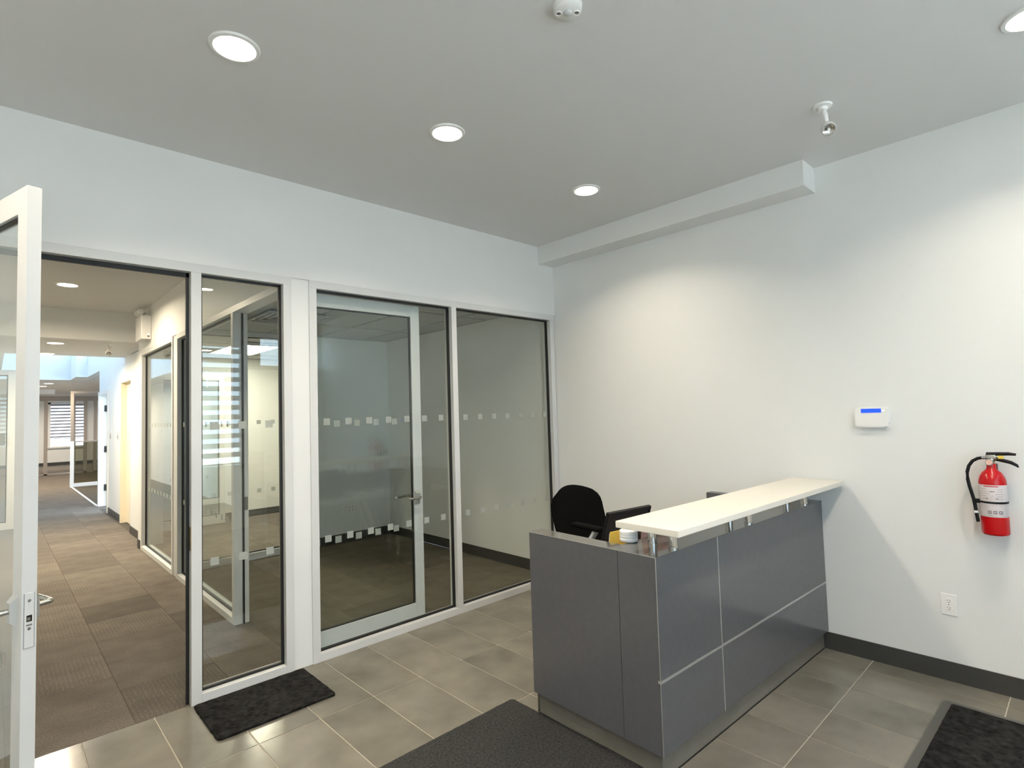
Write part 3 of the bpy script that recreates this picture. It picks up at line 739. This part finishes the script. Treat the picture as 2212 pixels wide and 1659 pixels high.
for k in range(3):
    a = -20+k*22
    onlabel(a, a+15, .112, .128, 'ink'); onlabel(a+3, a+12, .115, .124, 'label', .0585); onlabel(a+5+k, a+9+k, .115, .121, 'ink', .0588)
onlabel(-20, 0, .103, .1045, 'ink')
B().lathe([(.0585, .164), (.0598, .165), (.0598, .173), (.0585, .174)], seg=48).build('strap', 'black', fe, smooth=60)
vb = B().cyl((0, 0, .378), .017, .026, 'z', 20).box(-.013, .013, -.022, .020, .386, .412, bev=.003).build('valve_body', 'steel', fe, smooth=40)
gq = B().cyl((-.022, .004, .374), .0165, .014, 'x', 28).build('pressure_gauge', 'steel', fe, smooth=40)
B().cyl((-.0295, .004, .374), .0135, .002, 'x', 28).build('gauge_face', 'pink', gq)
B().box(-.010, .010, -.018, .018, .404, .418, bev=.003).build('valve_cap', 'black', fe)
RX = Matrix.Rotation
hp = B(); hp.tube([(0, .016, .414), (0, -.030, .416), (0, -.070, .418), (0, -.100, .415)], [.010, .010, .009, .006], 10).build('squeeze_lever', 'black', fe, smooth=50)
B().tube([(0, -.010, .392), (0, -.040, .385), (0, -.078, .374), (0, -.100, .360), (0, -.106, .350)], [.010, .010, .009, .007, .003], 10).build('carry_handle', 'black', fe, smooth=50)
B().tube([(-.010, -.008, .406), (-.016, -.024, .392), (-.014, -.012, .368), (-.016, .002, .366)], .0022, 8).build('pull_pin', 'brass', fe)
bx(-.012, -.006, -.052, -.030, .392, .408).build('tamper_tag', 'yellow', fe)
hs_ = [(0, .020, .394), (0, .034, .394), (0, .052, .390), (0, .074, .376), (-.004, .090, .350), (-.008, .098, .318), (-.010, .098, .280), (-.012, .092, .240), (-.014, .083, .200), (-.016, .076, .165), (-.018, .073, .130), (-.018, .070, .098), (-.018, .066, .060)]
B().tube(hs_, [.0065, .0075]+[.0080]*11, 12).build('hose', 'black', fe, smooth=60)
B().tube([(0, .018, .394), (0, .036, .394)], .0088, 12).build('hose_coupling', 'chrome', fe, smooth=50)
B().tube([(-.018, .0722, .118), (-.018, .0712, .106)], .0092, 12).build('hose_collar', 'white2', fe, smooth=50)
bx(-.026, -.004, .052, .084, .158, .180, bev=.003).build('hose_clip', 'black', fe)
bx(.057, .078, -.02, .02, .15, .36).build('wall_bracket', 'steel', fe)

# ------------------------------------------------------------------ reception desk
DY = -.031
dk = thing('reception_desk', 'graphite L-shaped reception desk with white raised counter', 'desk', (-1.855, -2.188, 0), (0, 0, DY))
DL = 1.843; ZT = .931; ZB = .118; TH = .022
# carcass
bx(.012, DL, .012, .24, ZB, ZT-.012).build('carcass', 'lam', dk)
gp = .004
def panel(u0, u1, z0, z1): return bx(u0, u1, 0, .012, z0, z1, bev=.0008).build('front_panel', 'lam', dk)
SX = .512; SZ = .420; sw = .0075
panel(.0, SX-sw/2, SZ+.006, ZT); panel(SX+sw/2, DL, SZ+.006, ZT)
panel(.0, SX-sw/2, ZB, SZ-.006); panel(SX+sw/2, DL, ZB, SZ-.006)
bx(0, DL, -.001, .012, SZ-.006, SZ+.006).build('inlay_strip', 'strip', dk)
bx(SX-sw/2, SX+sw/2, -.0012, .012, ZB, SZ-.006).build('inlay_strip', 'strip', dk)
bx(SX-sw/2, SX+sw/2, -.0012, .012, SZ+.006, ZT).build('inlay_strip', 'strip', dk)
bx(-.0012, .0, -.0005, .0025, ZB, ZT).build('edge_strip', 'strip', dk)
# side panels
bx(-.0005, .0125, .012, .198, ZB, ZT, bev=.0008).build('side_panel', 'lam', dk)
bx(-.0005, .0895, .2005, .770, ZB, ZT-.002, bev=.001).build('return_panel', 'lam', dk)
bx(DL-.09, DL-.020, .24, .745, ZB, ZT-.002, bev=.001).build('return_panel', 'lam', dk)
lt = B(); lt.prism([(-.0008, 0), (DL, 0), (DL-.008, .24), (.09, .24), (.09, .772), (-.0008, .772)], ZT-.002, ZT+.0012)
lt.build('ledge_top', 'lamtop', dk)
bx(-.0016, -.0006, 0, .772, ZT-.002, ZT+.0016).build('edge_strip', 'strip', dk)
wt = B().prism([(.09, .24), (DL-.09, .24), (DL-.09, .72), (.09, .72)], .715, .74).build('work_surface', 'lgrey', dk)
bx(.035, DL, .032, .046, 0, ZB).build('kick_plate', 'kick', dk)
bx(.035, .048, .046, .765, 0, ZB).build('kick_plate', 'kick', dk)
bx(.030, .060, .765, .775, 0, ZB).build('kick_end_cap', 'chrome', dk)
bx(.032, DL, .028, .032, 0, .004).box(.031, .035, .028, .765, 0, .004).build('kick_seal', 'gasket', dk)
# posts
pm = B().lathe([(0, 0), (.021, 0), (.021, .010), (.0195, .011), (.0195, .1085), (0, .1085)], seg=36).mesh('counter_post', 'chrome', 40)
for u in (.182, .90, 1.645):
    for v in (.030, .137): link('counter_post', pm, dk, (u, v, ZT+.0012))
bx(-.045, DL-.004, -.142, .168, 1.041, 1.070, bev=.003).build('counter_top', 'counter', dk)
# things on the desk
tb = B().lathe([(0, 0), (.034, 0), (.0405, .004), (.0420, .009), (.0420, .019), (.0410, .0205), (.0420, .022), (.0420, .032), (.0410, .0335), (.0425, .035), (.0425, .051), (.040, .054), (0, .0555)], seg=48).build('tape_tub', 'white2', smooth=35)
tb.location = (-1.688, -1.940, ZT+.0014); tag(tb, 'short white lidded plastic tub on the desk ledge by the counter post', 'tub')

ms = thing('document_stand', 'black tilted panel stand behind the desk counter', 'stand', (-1.375, -1.655, .742), (0, 0, math.radians(-7)))
RT = Matrix.Rotation(math.radians(17), 4, 'X')
q = B(); q.box(-.165, .165, -.006, .006, .0, .285, mat=RT, bev=.003); q.build('back_panel', 'black', ms)
q = B(); q.box(-.168, -.158, -.010, .010, -.002, .288, mat=RT, bev=.002).box(.158, .168, -.010, .010, -.002, .288, mat=RT, bev=.002).box(-.168, .168, -.010, .010, .278, .290, mat=RT, bev=.002); q.build('rim', 'black', ms)
bx(-.16, .16, -.10, .03, -.001, .010, bev=.002).build('foot', 'black', ms)
yf = thing('yellow_folder', 'yellow card folder leaning on the black stand behind the counter', 'folder', (-1.69, -1.80, .742), (0, 0, math.radians(-7)))
q = B(); q.box(-.004, .13, -.012, -.009, .0, .225, mat=Matrix.Rotation(math.radians(8), 4, 'X')); q.build('cover', 'yellow', yf)
q = B(); q.box(-.002, .12, -.009, -.004, .0, .215, mat=Matrix.Rotation(math.radians(8), 4, 'X')); q.build('sheets', 'white', yf)
pk = bx(-.09, .11, -.001, .001, 0, .272, mat=Matrix.Rotation(math.radians(10), 4, 'X')).build('pink_paper_sheet', 'pink'); pk.location = (-1.505, -1.925, .742); pk.rotation_euler[2] = math.radians(-7)
tag(pk, 'pink paper sheet standing behind the chrome counter posts', 'paper')
pe = B().tube([(-1.585, -1.90, .985), (-1.545, -1.905, .93), (-1.52, -1.91, .76)], .004, 10).build('black_cable', 'black'); tag(pe, 'thin black cable dropping behind the white tub', 'cable')

# ------------------------------------------------------------------ office chair
ch = thing('office_chair', 'black fabric office chair with light grey armrests behind the desk', 'chair', (-.945, -1.22, -.0), (0, 0, math.radians(-8)))
# curved backrest, facing -y
q = B(); nu, nv = 14, 14; grid = []
for side in (0, 1):
    g_ = []
    for j in range(nv+1):
        v = j/nv; row = []
        z = .50+.530*v
        hw = .235*(1-.04*(1-v))*(1-(max(0, v-.72)/.28)**3*.30)*(1-(max(0, .15-v)/.15)**2*.25)
        for i in range(nu+1):
            u = -1+2*i/nu
            zz = z-.040*u*u*max(0, (v-.6)/.4)
            yb = .13+.19*v+.035*math.sin(v*PI)-.05*u*u
            th = .028*(1-abs(u)**6*.75)*(1-(abs(2*v-1))**8*.75)
            row.append(q.bm.verts.new((hw*u, yb+(th if side else -th), zz)))
        g_.append(row)
    grid.append(g_)
for s in (0, 1):
    for j in range(nv):
        for i in range(nu):
            a = (grid[s][j][i], grid[s][j][i+1], grid[s][j+1][i+1], grid[s][j+1][i])
            q.bm.faces.new(a if s == 0 else tuple(reversed(a)))
for j in range(nv):
    for i in (0, nu): q.bm.faces.new((grid[0][j][i], grid[0][j+1][i], grid[1][j+1][i], grid[1][j][i]))
for i in range(nu):
    for j in (0, nv): q.bm.faces.new((grid[0][j][i], grid[0][j][i+1], grid[1][j][i+1], grid[1][j][i]))
q.build('backrest', 'fabric', ch, smooth=60)
q = B().box(-.245, .245, -.25, .23, .43, .51, bev=.035); q.build('seat', 'fabric', ch, smooth=60)
for s in (-1, 1):
    ar = B().tube([(s*.25, .06, .44), (s*.31, .05, .48), (s*.30, -.06, .62), (s*.275, -.19, .80), (s*.275, -.215, .835)], .017, 12, rx=1.3).build('arm_support', 'lgrey', ch, smooth=50)
    bx(s*.245, s*.31, -.27, -.02, .835, .860, bev=.011).build('arm_pad', 'fabric', ar, smooth=50)
B().tube([(0, .17, .44), (0, .26, .46), (0, .27, .60)], .022, 12).build('back_bracket', 'lgrey', ch, smooth=50)
B().cyl((0, 0, .30), .028, .26, 'z', 20).build('gas_column', 'chrome', ch, smooth=40)
for k in range(5):
    a = 2*PI*k/5+.3; e = Vector((math.cos(a)*.29, math.sin(a)*.29, .075))
    lg = B().tube([(0, 0, .14), (e.x*.5, e.y*.5, .115), e], [.026, .02, .014], 10).build('base_spoke', 'black', ch, smooth=50)
    B().cyl((e.x, e.y, .030), .030, .045, 'x' if abs(math.sin(a)) > .7 else 'y', 20).build('caster', 'black', lg, smooth=40)

# ------------------------------------------------------------------ mats
def mat_mesh(w, d, h, r, wob, seed):
    rnd = random.Random(seed); pts = []
    for cx, cy, a0 in ((w/2-r, d/2-r, 0), (-w/2+r, d/2-r, 90), (-w/2+r, -d/2+r, 180), (w/2-r, -d/2+r, 270)):
        for k in range(5):
            a = math.radians(a0+k*22.5); pts.append((cx+r*math.cos(a), cy+r*math.sin(a)))
    out = []
    for i in range(len(pts)):
        a, b = Vector(pts[i]), Vector(pts[(i+1) % len(pts)]); n_ = max(1, int((b-a).length/.03))
        for k in range(n_):
            p = a.lerp(b, k/n_); out.append((p.x+rnd.uniform(-wob, wob), p.y+rnd.uniform(-wob, wob)))
    q = B(); q.prism(out, .001, h); return q
m1 = mat_mesh(.607, .452, .012, .02, .002, 1).build('door_mat', 'mat'); m1.location = (-2.757, -.244, 0)
tag(m1, 'small black rectangular mat under the sidelight window', 'mat')
m2 = mat_mesh(1.22, 1.83, .010, .02, .0012, 2).build('door_mat', 'matg'); m2.location = (-2.421, -2.143, 0)
tag(m2, 'large charcoal mat beside the end of the desk', 'mat')
m3 = thing('door_mat', 'black entrance mat with a grey rubber border by the extinguisher wall', 'mat', (-.885, -3.445, 0), (0, 0, -.02))
mat_mesh(1.20, 1.20, .005, .015, .0006, 3).build('rubber_border', 'rubber', m3)
mat_mesh(1.12, 1.12, .011, .01, .001, 4).build('pile', 'mat', m3)
